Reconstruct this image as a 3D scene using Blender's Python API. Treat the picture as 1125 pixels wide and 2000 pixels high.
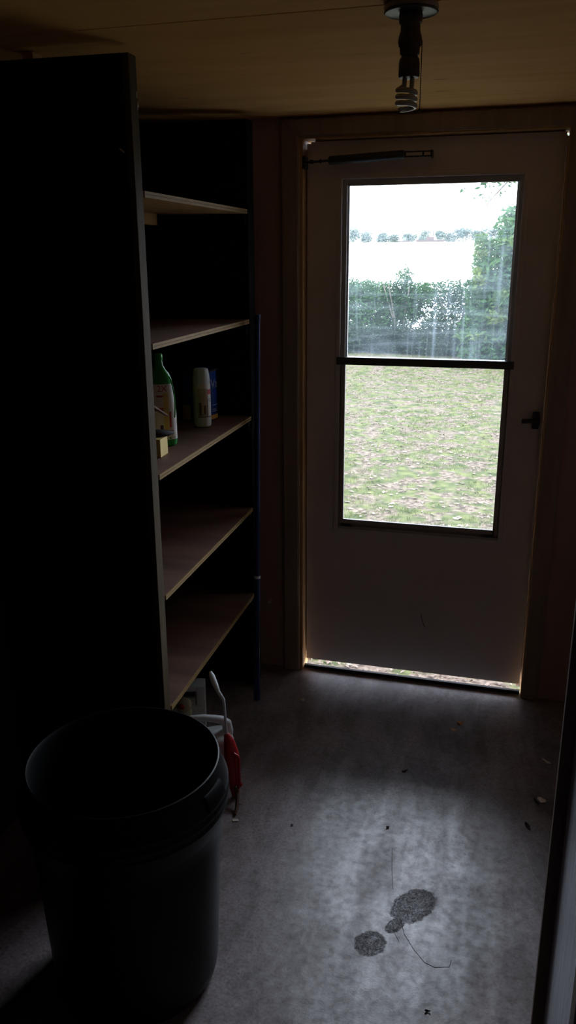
import bpy, bmesh, math, random
from mathutils import Vector, Matrix, noise
import numpy as np
random.seed(7)
rng = np.random.default_rng(11)
S = bpy.context.scene
for o in list(bpy.data.objects): bpy.data.objects.remove(o)
COL = S.collection

# ------------------------------------------------------------------ camera
H = 1.668
YAW, PITCH, ROLL, FPX = .2701, .3014, -.0053, 1606.7
fw = Vector((-math.sin(YAW)*math.cos(PITCH), math.cos(YAW)*math.cos(PITCH), -math.sin(PITCH)))
r0 = Vector((math.cos(YAW), math.sin(YAW), 0)); u0 = r0.cross(fw)
rr = r0*math.cos(ROLL)+u0*math.sin(ROLL); uu = u0*math.cos(ROLL)-r0*math.sin(ROLL)
cam = bpy.data.objects.new('camera', bpy.data.cameras.new('camera')); COL.objects.link(cam)
M = Matrix.Identity(4)
for i, v in enumerate((rr, uu, -fw)):
    for j in range(3): M[j][i] = v[j]
M.translation = Vector((0, 0, H)); cam.matrix_world = M
cam.data.sensor_fit = 'VERTICAL'; cam.data.sensor_height = 36; cam.data.sensor_width = 36
cam.data.lens = FPX/2000*36; cam.data.clip_start = .02; cam.data.clip_end = 3000
S.camera = cam

# ------------------------------------------------------------------ sky, exposure
SKY = 12.5
w = bpy.data.worlds.new('sky'); S.world = w; w.use_nodes = True
nt = w.node_tree; bg = nt.nodes['Background']
bg.inputs[0].default_value = (.85, .92, 1.10, 1); bg.inputs[1].default_value = SKY
try: w.cycles.sampling_method = 'MANUAL'; w.cycles.sample_map_resolution = 256
except Exception: pass
# portal in the door opening: only tells the renderer where daylight enters
pl = bpy.data.lights.new('window_daylight_portal', 'AREA'); pl.shape = 'RECTANGLE'; pl.size = .64; pl.size_y = 1.3
try: pl.cycles.is_portal = True
except Exception: pass
po = bpy.data.objects.new('window_daylight_portal', pl); COL.objects.link(po)
po.location = (-.333, 3.125, 1.281); po.rotation_euler = (math.radians(-90), 0, 0)
vs = S.view_settings; vs.view_transform = 'Standard'; vs.look = 'None'; vs.exposure = 0.0; vs.gamma = 1; vs.use_curve_mapping = False

S.cycles.diffuse_bounces = 8; S.cycles.max_bounces = 16; S.cycles.transparent_max_bounces = 32

# ------------------------------------------------------------------ materials
def mat(name, col, rough=.7, spec=.5, metal=0, var=0.0, scale=8, stretch=(1, 1, 1), col2=None, bump=0, bscale=60, trans=0, coat=0, detail=6):
    m = bpy.data.materials.new(name); m.use_nodes = True
    n = m.node_tree.nodes; l = m.node_tree.links; b = n['Principled BSDF']
    b.inputs['Roughness'].default_value = rough; b.inputs['Specular IOR Level'].default_value = spec
    b.inputs['Metallic'].default_value = metal; b.inputs['Coat Weight'].default_value = coat
    b.inputs['Transmission Weight'].default_value = trans
    c1 = (*col, 1)
    tc = n.new('ShaderNodeTexCoord'); mp = n.new('ShaderNodeMapping'); mp.inputs['Scale'].default_value = stretch
    l.new(tc.outputs['Object'], mp.inputs[0])
    tx = n.new('ShaderNodeTexNoise'); tx.inputs['Scale'].default_value = scale; tx.inputs['Detail'].default_value = detail
    l.new(mp.outputs[0], tx.inputs[0])
    rp = n.new('ShaderNodeValToRGB'); rp.color_ramp.elements[0].position = .3; rp.color_ramp.elements[1].position = .7
    c2 = (*col2, 1) if col2 else tuple(min(1, v*(1+var)) for v in col)+(1,)
    c0 = c1 if col2 else tuple(v*(1-var) for v in col)+(1,)
    rp.color_ramp.elements[0].color = c0; rp.color_ramp.elements[1].color = c2
    l.new(tx.outputs[0], rp.inputs[0]); l.new(rp.outputs[0], b.inputs['Base Color'])
    if bump:
        t2 = n.new('ShaderNodeTexNoise'); t2.inputs['Scale'].default_value = bscale; l.new(mp.outputs[0], t2.inputs[0])
        bp = n.new('ShaderNodeBump'); bp.inputs['Strength'].default_value = bump; bp.inputs['Distance'].default_value = .004
        l.new(t2.outputs[0], bp.inputs['Height']); l.new(bp.outputs[0], b.inputs['Normal'])
    return m

M_door = mat('painted_door', (.74, .66, .63), .5, var=.06, scale=5, bump=.15, bscale=90)
M_frame = mat('window_frame_paint', (.42, .40, .37), .5, var=.08)
M_rail = mat('dark_mid_rail', (.10, .11, .085), .5, var=.1)
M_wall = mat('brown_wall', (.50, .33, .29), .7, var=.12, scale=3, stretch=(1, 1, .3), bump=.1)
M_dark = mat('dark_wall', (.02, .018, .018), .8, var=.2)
M_casing = mat('casing_wood', (.36, .28, .215), .55, var=.15, scale=6, stretch=(6, 6, .4), bump=.1)
M_jamb = mat('golden_jamb_wood', (.55, .33, .13), .5, var=.15, scale=6, stretch=(6, 6, .4))
M_shelf = mat('shelf_board', (.15, .07, .045), .65, var=.35, scale=5, stretch=(.5, 2.5, 1), bump=.1)
M_ply = mat('plywood_edge', (.30, .19, .075), .7, spec=.15, var=.25, scale=30, stretch=(1, 1, 25))
M_under = mat('plywood_underside', (.62, .36, .12), .6, var=.15, scale=8, stretch=(4, .6, 1))
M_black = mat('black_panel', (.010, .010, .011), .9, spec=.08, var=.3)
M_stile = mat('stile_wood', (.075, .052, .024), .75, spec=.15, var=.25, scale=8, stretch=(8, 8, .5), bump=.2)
M_can = mat('can_plastic', (.004, .0045, .005), .45, spec=.2, var=.15, scale=20, bump=.05)
M_metal_d = mat('dark_metal', (.05, .048, .045), .45, metal=.4, var=.2)
M_porc = mat('fixture_grey', (.30, .29, .26), .3, var=.1)
M_porc_d = mat('fixture_dark', (.07, .06, .055), .45, var=.1)
M_bulb = mat('bulb_glass', (.55, .55, .5), .15, var=.05)
M_blue = mat('blue_pole', (.012, .03, .14), .3, var=.1)
M_white = mat('white_plastic', (.72, .76, .76), .4, var=.06)
M_red = mat('red_plastic', (.50, .02, .02), .35, var=.1)
M_green = mat('green_plastic', (.03, .32, .05), .25, var=.1)
M_blue_can = mat('blue_can', (.010, .045, .26), .22, var=.1)
M_yel = mat('yellow_card', (.80, .62, .20), .6, var=.08)
M_label = mat('white_label', (.80, .76, .70), .5, var=.05)
M_ink_r = mat('red_ink', (.55, .05, .03), .5)
M_ink_b = mat('brown_ink', (.22, .10, .05), .5)
M_ink_k = mat('dark_ink', (.05, .03, .05), .5)
M_ink_w = mat('white_ink', (.45, .47, .5), .5)
M_orange = mat('orange_ink', (.75, .33, .04), .5)
M_brown = mat('brown_twig', (.13, .07, .04), .8, var=.3, scale=60)
M_leafdry = mat('dry_leaf', (.68, .36, .18), .7, var=.25, scale=90)
M_leafpale = mat('pale_leaf', (.75, .64, .50), .7, var=.2, scale=90)
M_leafdark = mat('dark_leaf', (.05, .04, .035), .7, var=.3, scale=90)
M_chip = mat('paint_chip', (.75, .68, .58), .6)
M_black_rub = mat('black_rubber', (.02, .02, .02), .5)

def ceiling_mat():
    m = mat('ceiling_plywood', (.74, .38, .11), .8, spec=.08, col2=(.86, .48, .16), scale=3.5, stretch=(.5, 4, 1))
    n = m.node_tree.nodes; l = m.node_tree.links; b = n['Principled BSDF']
    rp = [x for x in n if x.type == 'VALTORGB'][0]
    tc = [x for x in n if x.type == 'TEX_COORD'][0]
    mp = n.new('ShaderNodeMapping'); mp.inputs['Scale'].default_value = (1.4, 4.5, 1); l.new(tc.outputs['Object'], mp.inputs[0])
    v = n.new('ShaderNodeTexVoronoi'); v.inputs['Scale'].default_value = 2.4; l.new(mp.outputs[0], v.inputs[0])
    r2 = n.new('ShaderNodeValToRGB'); r2.color_ramp.elements[0].position = .03; r2.color_ramp.elements[1].position = .10
    r2.color_ramp.elements[0].color = (.45, .4, .4, 1); r2.color_ramp.elements[1].color = (1, 1, 1, 1)
    l.new(v.outputs['Distance'], r2.inputs[0])
    mx = n.new('ShaderNodeMix'); mx.data_type = 'RGBA'; mx.blend_type = 'MULTIPLY'; mx.inputs[0].default_value = .8
    l.new(rp.outputs[0], mx.inputs[6]); l.new(r2.outputs[0], mx.inputs[7]); l.new(mx.outputs[2], b.inputs['Base Color'])
    return m
M_ceil = ceiling_mat()

def floor_mat():
    m = bpy.data.materials.new('painted_concrete'); m.use_nodes = True
    n = m.node_tree.nodes; l = m.node_tree.links; b = n['Principled BSDF']
    tc = n.new('ShaderNodeTexCoord'); P = tc.outputs['Object']
    def nz(scale, det=6, dist=0, st=None):
        src = P
        if st:
            mp = n.new('ShaderNodeMapping'); mp.inputs['Scale'].default_value = st; l.new(P, mp.inputs[0]); src = mp.outputs[0]
        t = n.new('ShaderNodeTexNoise'); t.inputs['Scale'].default_value = scale; t.inputs['Detail'].default_value = det
        t.inputs['Distortion'].default_value = dist; l.new(src, t.inputs[0]); return t.outputs[0]
    def ramp(v, p0, c0, p1, c1):
        r = n.new('ShaderNodeValToRGB'); e = r.color_ramp.elements
        e[0].position = p0; e[0].color = (*c0, 1); e[1].position = p1; e[1].color = (*c1, 1); l.new(v, r.inputs[0]); return r.outputs[0]
    def mul(a, bb, f=1.0, mode='MULTIPLY'):
        x = n.new('ShaderNodeMix'); x.data_type = 'RGBA'; x.blend_type = mode
        if isinstance(f, float): x.inputs[0].default_value = f
        else: l.new(f, x.inputs[0])
        l.new(a, x.inputs[6]); l.new(bb, x.inputs[7]); return x.outputs[2]
    def math_(op, a, bb=None, c=None):
        x = n.new('ShaderNodeMath'); x.operation = op
        for i, v in enumerate((a, bb, c)):
            if v is None: continue
            if isinstance(v, (int, float)): x.inputs[i].default_value = v
            else: l.new(v, x.inputs[i])
        return x.outputs[0]
    base = ramp(nz(3.2, 5, .6), .3, (.200, .162, .155), .7, (.36, .305, .305))
    base = mul(base, ramp(nz(130, 4), .3, (.62, .60, .62), .7, (1.3, 1.27, 1.25)))
    base = mul(base, ramp(nz(5, 9, 1.2, (1.6, .6, 1)), .38, (.58, .55, .52), .58, (1, 1, 1)))
    spk = n.new('ShaderNodeTexVoronoi'); spk.inputs['Scale'].default_value = 26; l.new(P, spk.inputs[0])
    base = mul(base, ramp(spk.outputs['Distance'], .04, (.35, .33, .33), .09, (1, 1, 1)), .7)
    # footprint: sole and heel, both dusty dark patches, roughened by noise
    sx = n.new('ShaderNodeSeparateXYZ'); l.new(P, sx.inputs[0])
    nzf = nz(60, 6)
    def blob(cx, cy, ang, a, bsz):
        dx = math_('SUBTRACT', sx.outputs[0], cx); dy = math_('SUBTRACT', sx.outputs[1], cy)
        ca, sa = math.cos(ang), math.sin(ang)
        uu_ = math_('ADD', math_('MULTIPLY', dx, ca/a), math_('MULTIPLY', dy, sa/a))
        vv_ = math_('ADD', math_('MULTIPLY', dx, -sa/bsz), math_('MULTIPLY', dy, ca/bsz))
        d = math_('ADD', math_('MULTIPLY', uu_, uu_), math_('MULTIPLY', vv_, vv_))
        d = math_('ADD', d, math_('MULTIPLY', math_('SUBTRACT', nzf, .5), .9))
        x = n.new('ShaderNodeMapRange'); x.inputs[1].default_value = 1.12; x.inputs[2].default_value = .9; l.new(d, x.inputs[0])
        return x.outputs[0]
    ang = math.radians(58)
    f1 = blob(-.160, 1.818, ang, .074, .047); f2 = blob(-.250, 1.663, ang, .043, .038); f3 = blob(-.198, 1.738, ang, .034, .018)
    ft = math_('MAXIMUM', math_('MAXIMUM', f1, f2), f3)
    wv = nz(170, 8, 1.5); wr = n.new('ShaderNodeMapRange'); wr.inputs[1].default_value = .42; wr.inputs[2].default_value = .62; wr.inputs[3].default_value = 1.0; wr.inputs[4].default_value = .35; l.new(wv, wr.inputs[0])
    ft = math_('MULTIPLY', ft, wr.outputs[0])
    dirt = n.new('ShaderNodeRGB'); dirt.outputs[0].default_value = (.055, .055, .065, 1)
    base = mul(base, dirt.outputs[0], ft, 'MIX')
    # warmer board to the right of the seam
    sm = n.new('ShaderNodeMapRange'); sm.inputs[1].default_value = -.046; sm.inputs[2].default_value = -.040; l.new(sx.outputs[0], sm.inputs[0])
    warm = n.new('ShaderNodeRGB'); warm.outputs[0].default_value = (.86, .82, .78, 1)
    base = mul(base, warm.outputs[0], sm.outputs[0])
    l.new(base, b.inputs['Base Color'])
    rgh = n.new('ShaderNodeMapRange'); rgh.inputs[1].default_value = .3; rgh.inputs[2].default_value = .7; rgh.inputs[3].default_value = .34; rgh.inputs[4].default_value = .50
    wear = math_('ADD', math_('MULTIPLY', nz(5, 7, .8), .5), math_('MULTIPLY', nz(3.2, 6, .4, (5, .55, 1)), .5))
    l.new(wear, rgh.inputs[0])
    wm = n.new('ShaderNodeMapRange'); wm.inputs[1].default_value = .38; wm.inputs[2].default_value = .62; wm.inputs[3].default_value = 1.25; wm.inputs[4].default_value = .55; l.new(wear, wm.inputs[0])
    fn = n.new('ShaderNodeMapRange'); fn.inputs[1].default_value = .35; fn.inputs[2].default_value = .65; fn.inputs[3].default_value = .55; fn.inputs[4].default_value = 1.25; l.new(nz(45, 8), fn.inputs[0])
    gloss = math_('MULTIPLY', math_('MULTIPLY', wm.outputs[0], fn.outputs[0]), math_('SUBTRACT', 1.0, math_('MULTIPLY', ft, .75)))
    l.new(gloss, b.inputs['Specular IOR Level']); l.new(math_('MULTIPLY', gloss, .4), b.inputs['Coat Weight'])
    l.new(math_('ADD', rgh.outputs[0], math_('MULTIPLY', ft, .3)), b.inputs['Roughness'])
    b.inputs['Specular IOR Level'].default_value = 1.0
    b.inputs['Coat Weight'].default_value = .35; b.inputs['Coat Roughness'].default_value = .40
    bp = n.new('ShaderNodeBump'); bp.inputs['Strength'].default_value = .12; bp.inputs['Distance'].default_value = .002
    l.new(nz(260, 5), bp.inputs['Height']); l.new(bp.outputs[0], b.inputs['Normal'])
    return m
M_floor = floor_mat()

def grey_wood():
    return mat('weathered_grey_wood', (.38, .38, .44), .3, spec=.8, col2=(.80, .80, .90), scale=9, stretch=(9, 9, .35), bump=.3, bscale=30)
M_grey = grey_wood()
M_stripwood = mat('dark_stop_wood', (.17, .10, .07), .6, var=.2, scale=9, stretch=(9, 9, .5))

def glass_mat(name, haze, streak):
    m = bpy.data.materials.new(name); m.use_nodes = True
    n = m.node_tree.nodes; l = m.node_tree.links; n.remove(n['Principled BSDF'])
    out = [x for x in n if x.type == 'OUTPUT_MATERIAL'][0]
    tr = n.new('ShaderNodeBsdfTransparent'); tr.inputs[0].default_value = (.96, .98, .97, 1)
    gl = n.new('ShaderNodeBsdfGlossy'); gl.inputs['Roughness'].default_value = .02
    tl = n.new('ShaderNodeBsdfTranslucent'); tl.inputs[0].default_value = (.70, .84, .92, 1)
    lw = n.new('ShaderNodeFresnel'); lw.inputs[0].default_value = 1.45
    m1 = n.new('ShaderNodeMixShader'); l.new(lw.outputs[0], m1.inputs[0]); l.new(tr.outputs[0], m1.inputs[1]); l.new(gl.outputs[0], m1.inputs[2])
    tc = n.new('ShaderNodeTexCoord')
    def st(scale, stretch, rot, lo, hi, dist):
        mp = n.new('ShaderNodeMapping'); mp.inputs['Scale'].default_value = stretch; mp.inputs['Rotation'].default_value = rot; l.new(tc.outputs['Object'], mp.inputs[0])
        t = n.new('ShaderNodeTexNoise'); t.inputs['Scale'].default_value = scale; t.inputs['Detail'].default_value = 5; t.inputs['Distortion'].default_value = dist; l.new(mp.outputs[0], t.inputs[0])
        r = n.new('ShaderNodeMapRange'); r.inputs[1].default_value = lo; r.inputs[2].default_value = hi; r.inputs[3].default_value = 0; r.inputs[4].default_value = 1; l.new(t.outputs[0], r.inputs[0])
        return r.outputs[0]
    a = st(3, (1.2, 1, 14), (0, .06, 0), .48, .74, .7); bb = st(3, (16, 1, .8), (0, -.08, 0), .52, .78, .3); c = st(5, (1, 1, 1), (0, 0, 0), .4, .8, 1.0)
    def ma(op, x, y):
        k = n.new('ShaderNodeMath'); k.operation = op
        for i, v in enumerate((x, y)):
            if isinstance(v, float): k.inputs[i].default_value = v
            else: l.new(v, k.inputs[i])
        return k.outputs[0]
    s = ma('ADD', ma('MULTIPLY', a, streak*.6), ma('MULTIPLY', bb, streak)); s = ma('ADD', s, ma('MULTIPLY', c, streak*.6)); s = ma('ADD', s, haze)
    m2 = n.new('ShaderNodeMixShader'); l.new(s, m2.inputs[0]); l.new(m1.outputs[0], m2.inputs[1]); l.new(tl.outputs[0], m2.inputs[2])
    l.new(m2.outputs[0], out.inputs[0])
    return m
M_glass_u = glass_mat('dusty_glass', .014, .050)
M_glass_l = glass_mat('clear_glass', .004, .006)

def clear_plastic():
    m = bpy.data.materials.new('clear_amber_plastic'); m.use_nodes = True
    n = m.node_tree.nodes; l = m.node_tree.links; b = n['Principled BSDF']
    b.inputs['Base Color'].default_value = (.62, .60, .38, 1); b.inputs['Roughness'].default_value = .25
    return m
M_clear = clear_plastic()

def leaf_mat(name, col, col2, scale=1.2):
    col = tuple(c*.66 for c in col); col2 = tuple(c*.66 for c in col2)
    m = bpy.data.materials.new(name); m.use_nodes = True
    n = m.node_tree.nodes; l = m.node_tree.links; b = n['Principled BSDF']; out = [x for x in n if x.type == 'OUTPUT_MATERIAL'][0]
    tc = n.new('ShaderNodeTexCoord'); t = n.new('ShaderNodeTexNoise'); t.inputs['Scale'].default_value = scale; t.inputs['Detail'].default_value = 4; l.new(tc.outputs['Object'], t.inputs[0])
    r = n.new('ShaderNodeValToRGB'); r.color_ramp.elements[0].position = .38; r.color_ramp.elements[1].position = .62
    r.color_ramp.elements[0].color = (*col, 1); r.color_ramp.elements[1].color = (*col2, 1); l.new(t.outputs[0], r.inputs[0])
    l.new(r.outputs[0], b.inputs['Base Color']); b.inputs['Roughness'].default_value = .6; b.inputs['Specular IOR Level'].default_value = .2
    tl = n.new('ShaderNodeBsdfTranslucent'); l.new(r.outputs[0], tl.inputs[0])
    mx = n.new('ShaderNodeMixShader'); mx.inputs[0].default_value = .35
    l.new(b.outputs[0], mx.inputs[1]); l.new(tl.outputs[0], mx.inputs[2]); l.new(mx.outputs[0], out.inputs[0])
    return m
M_lf_mid = leaf_mat('leaf_mid', (.020, .066, .014), (.055, .130, .030))
M_lf_dark = leaf_mat('leaf_dark', (.009, .022, .009), (.034, .066, .024))
M_lf_yel = leaf_mat('leaf_bright', (.045, .10, .028), (.14, .19, .030), 2.2)
M_lf_tree = leaf_mat('leaf_tree', (.022, .066, .022), (.060, .135, .036), 1.5)
M_bark = mat('bark', (.10, .085, .07), .9, var=.3, scale=20)
M_far = [leaf_mat('haze_tinted_foliage_a', (.17, .215, .19), (.24, .28, .245), .2), leaf_mat('haze_tinted_foliage_b', (.21, .25, .22), (.29, .33, .285), .2)]  # distance haze put into the colour: far crowns paler than real leaves
M_soil = None
def lawn_mat():
    m = bpy.data.materials.new('lawn_soil'); m.use_nodes = True
    n = m.node_tree.nodes; l = m.node_tree.links; b = n['Principled BSDF']; b.inputs['Roughness'].default_value = .95; b.inputs['Specular IOR Level'].default_value = .1
    tc = n.new('ShaderNodeTexCoord')
    def T(s, d):
        t = n.new('ShaderNodeTexNoise'); t.inputs['Scale'].default_value = s; t.inputs['Detail'].default_value = d; l.new(tc.outputs['Object'], t.inputs[0]); return t.outputs[0]
    def R(v, p0, c0, p1, c1):
        r = n.new('ShaderNodeValToRGB'); e = r.color_ramp.elements; e[0].position = p0; e[0].color = (*c0, 1); e[1].position = p1; e[1].color = (*c1, 1); l.new(v, r.inputs[0]); return r.outputs[0]
    g = R(T(9, 6), .35, (.026, .034, .012), .65, (.074, .078, .028))
    s = R(T(28, 6), .35, (.036, .026, .019), .65, (.118, .092, .068))
    k = R(T(5, 10), .45, (0, 0, 0), .56, (1, 1, 1))
    x = n.new('ShaderNodeMix'); x.data_type = 'RGBA'; l.new(k, x.inputs[0]); l.new(g, x.inputs[6]); l.new(s, x.inputs[7])
    l.new(x.outputs[2], b.inputs['Base Color'])
    return m
M_lawn = lawn_mat()
M_blade = leaf_mat('grass_blade', (.062, .088, .020), (.110, .125, .034), 1.5)
M_litter = mat('leaf_litter', (.06, .036, .024), .9, col2=(.16, .125, .09), scale=14)
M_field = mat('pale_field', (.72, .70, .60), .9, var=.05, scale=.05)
def water():
    m = mat('lake_water', (.30, .34, .36), .12, spec=1.0, var=.05, scale=.2, bump=.3, bscale=.8)
    return m
M_water = water()
M_boat = mat('boat_hull', (.05, .03, .028), .7, var=.2, scale=1)

# ------------------------------------------------------------------ mesh helpers
def link(name, bm, m, parent=None, smooth=False):
    me = bpy.data.meshes.new(name)
    bmesh.ops.recalc_face_normals(bm, faces=bm.faces[:]) if len(bm.faces) < 4000 else None
    bm.to_mesh(me); bm.free()
    ms = m if isinstance(m, (list, tuple)) else [m]
    for x in ms: me.materials.append(x)
    if smooth:
        for p in me.polygons: p.use_smooth = True
        try: me.set_sharp_from_angle(angle=math.radians(38))
        except Exception: pass
    o = bpy.data.objects.new(name, me); COL.objects.link(o)
    if parent: o.parent = parent
    return o
def box(bm, x0, x1, y0, y1, z0, z1, bev=0.0, mi=0, rot=None, ctr=None):
    vs_ = [bm.verts.new((x, y, z)) for x in (x0, x1) for y in (y0, y1) for z in (z0, z1)]
    idx = ((0, 1, 3, 2), (4, 6, 7, 5), (0, 4, 5, 1), (2, 3, 7, 6), (0, 2, 6, 4), (1, 5, 7, 3))
    fs = [bm.faces.new([vs_[i] for i in f]) for f in idx]
    for f in fs: f.material_index = mi
    if rot: bmesh.ops.rotate(bm, verts=vs_, cent=ctr or ((x0+x1)/2, (y0+y1)/2, (z0+z1)/2), matrix=rot)
    if bev:
        es = list({e for f in fs for e in f.edges})
        bmesh.ops.bevel(bm, geom=es, offset=bev, segments=2, affect='EDGES', profile=.6)
    return vs_
def boxo(name, x0, x1, y0, y1, z0, z1, m, parent=None, bev=.0, **k):
    bm = bmesh.new(); box(bm, x0, x1, y0, y1, z0, z1, bev, **k); return link(name, bm, m, parent)
def lathe(bm, prof, seg=32, c=(0, 0, 0), sq=(1, 1), ang0=0, ang1=2*math.pi):
    full = abs(ang1-ang0-2*math.pi) < 1e-6; k = seg if full else seg+1; rings = []
    for r, z in prof:
        rings.append([bm.verts.new((c[0]+r*sq[0]*math.cos(ang0+(ang1-ang0)*i/seg), c[1]+r*sq[1]*math.sin(ang0+(ang1-ang0)*i/seg), c[2]+z)) for i in range(k)])
    for a, b in zip(rings, rings[1:]):
        for i in range(seg):
            j = (i+1) % k; bm.faces.new((a[i], a[j], b[j], b[i]))
    if full:
        if prof[0][0] > 0: bm.faces.new(rings[0][::-1])
        if prof[-1][0] > 0: bm.faces.new(rings[-1])
def tube(bm, pts, rad, seg=10, flat=None, caps=True):
    pts = [Vector(p) for p in pts]; n = len(pts)
    if not isinstance(rad, (list, tuple)): rad = [rad]*n
    rings = []; prev = None
    for i, p in enumerate(pts):
        t = (pts[min(i+1, n-1)]-pts[max(i-1, 0)]).normalized()
        if prev is None: a = t.orthogonal().normalized()
        else: a = (prev-t*prev.dot(t)).normalized()
        prev = a; b = t.cross(a); f = flat[i] if flat else 1
        rings.append([bm.verts.new(p+(a*math.cos(2*math.pi*k/seg)+b*math.sin(2*math.pi*k/seg)*f)*rad[i]) for k in range(seg)])
    for A, B in zip(rings, rings[1:]):
        for k in range(seg): bm.faces.new((A[k], A[(k+1) % seg], B[(k+1) % seg], B[k]))
    if caps: bm.faces.new(rings[0][::-1]); bm.faces.new(rings[-1])
def lathe_o(name, prof, m, parent=None, seg=32, **k):
    bm = bmesh.new(); lathe(bm, prof, seg, **k); return link(name, bm, m, parent, smooth=True)
def tube_o(name, pts, rad, m, parent=None, seg=10, **k):
    bm = bmesh.new(); tube(bm, pts, rad, seg, **k); return link(name, bm, m, parent, smooth=True)
def tag(o, label, cat, group=None, kind=None):
    o['label'] = label; o['category'] = cat
    if group: o['group'] = group
    if kind: o['kind'] = kind
    return o
def struct(o):
    o['kind'] = 'structure'; return o
def empty(name, loc=(0, 0, 0), rz=0):
    o = bpy.data.objects.new(name, None); COL.objects.link(o); o.location = loc; o.rotation_euler = (0, 0, rz); o.empty_display_size = .05
    return o
def text_bm(s, size):
    c = bpy.data.curves.new('t', 'FONT'); c.body = s; c.size = size; c.align_x = 'CENTER'; c.align_y = 'CENTER'
    o = bpy.data.objects.new('t', c); COL.objects.link(o)
    bpy.context.view_layer.update()
    me = bpy.data.meshes.new_from_object(o.evaluated_get(bpy.context.evaluated_depsgraph_get()))
    bm = bmesh.new(); bm.from_mesh(me); bpy.data.objects.remove(o); bpy.data.meshes.remove(me); bpy.data.curves.remove(c)
    bmesh.ops.triangulate(bm, faces=bm.faces[:])
    return bm
def wrap(bm, r, a0, z0, sq=(1, 1), off=.0006):
    for v in bm.verts:
        a = a0+v.co.x/r; v.co = Vector(((r+off)*sq[0]*math.cos(a), (r+off)*sq[1]*math.sin(a), z0+v.co.y))
    return bm
def patch(bm, r, a0, a1, z0, z1, off=.0004, seg=10, sq=(1, 1), rf=None, zn=1):
    g = []
    for j in range(zn+1):
        z = z0+(z1-z0)*j/zn; R = (rf(z) if rf else r)+off
        g.append([bm.verts.new((R*sq[0]*math.cos(a0+(a1-a0)*i/seg), R*sq[1]*math.sin(a0+(a1-a0)*i/seg), z)) for i in range(seg+1)])
    for A, B in zip(g, g[1:]):
        for i in range(seg): bm.faces.new((A[i], A[i+1], B[i+1], B[i]))

# ------------------------------------------------------------------ room shell
CZ = 2.131
struct(boxo('floor', -1.5, .75, -1.3, 3.062, -.12, 0, M_floor))
struct(boxo('trim_9', -.775, .106, 3.045, 3.062, -.12, .013, M_dark, bev=.002))
# ceiling: two plywood sheets meeting at a seam
bm = bmesh.new(); box(bm, -1.5, .75, 1.797, 3.2, CZ, CZ+.02, .0015); box(bm, -1.5, .75, -1.3, 1.793, CZ, CZ+.02, .0015); box(bm, -1.5, .75, -1.3, 3.2, CZ+.021, CZ+.06)
ceil = struct(link('ceiling', bm, M_ceil))
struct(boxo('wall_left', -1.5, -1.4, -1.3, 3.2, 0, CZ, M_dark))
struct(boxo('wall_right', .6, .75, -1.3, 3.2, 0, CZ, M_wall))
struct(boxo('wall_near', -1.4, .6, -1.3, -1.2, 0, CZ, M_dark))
# end wall with the door opening
DX0, DX1, DT = -.773, .104, 2.053
bm = bmesh.new()
box(bm, -1.4, DX0-.018, 3.035, 3.16, -.12, CZ); box(bm, DX1+.02, .6, 3.035, 3.16, -.12, CZ); box(bm, DX0-.018, DX1+.02, 3.035, 3.16, DT+.02, CZ)
box(bm, -1.5, .75, 3.16, 3.17, -.5, -.14)
struct(link('wall_end', bm, M_wall))
# jambs (golden bare wood), with the outside stops that leave the two top corners open
bm = bmesh.new()
box(bm, DX0-.018, DX0-.004, 3.025, 3.16, -.005, DT+.02); box(bm, DX1+.006, DX1+.02, 3.025, 3.16, -.005, DT+.02); box(bm, DX0-.004, DX1+.006, 3.025, 3.16, DT+.005, DT+.02)
struct(link('trim_1', bm, M_jamb))
bm = bmesh.new()
box(bm, DX0-.004, DX0+.012, 3.114, 3.13, 0, DT-.016); box(bm, DX1-.012, DX1+.006, 3.114, 3.13, 0, DT-.007); box(bm, DX0+.018, DX1-.004, 3.114, 3.13, DT-.014, DT+.005)
struct(link('trim_2', bm, M_casing))
# casings with mitred corners
def casing(name, outline):
    bm = bmesh.new(); a = [bm.verts.new((x, 3.012, z)) for x, z in outline]; b = [bm.verts.new((x, 3.035, z)) for x, z in outline]
    bm.faces.new(a); bm.faces.new(b[::-1])
    for i in range(len(a)): j = (i+1) % len(a); bm.faces.new((a[j], a[i], b[i], b[j]))
    bmesh.ops.bevel(bm, geom=[e for e in bm.edges if all(v.co.y < 3.02 for v in e.verts)], offset=.004, segments=2, affect='EDGES')
    return struct(link(name, bm, M_casing))
LI, LO, RI, RO, TI, TO = DX0-.017, -.853, DX1+.010, .178, DT+.012, DT+.068
casing('trim_3', [(LO, 0), (LI, 0), (LI, TI), (LO, TO)])
casing('trim_4', [(RI, 0), (RO, 0), (RO, TO), (RI, TI)])
casing('trim_5', [(LO, TO), (LI, TI), (RI, TI), (RO, TO)])
# partition at the photographer's right, with its weathered grey jamb and a dark stop edge
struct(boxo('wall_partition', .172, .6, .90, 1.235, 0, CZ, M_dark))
struct(boxo('trim_6', .135, .172, .925, 1.232, 0, CZ, M_grey, bev=.002))
struct(boxo('trim_7', .1150, .172, 1.232, 1.252, 0, CZ, M_stripwood, bev=.0015))
bm = bmesh.new(); box(bm, .133, .172, .88, .922, 0, CZ, .003); struct(link('trim_8', bm, M_stripwood))

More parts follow.
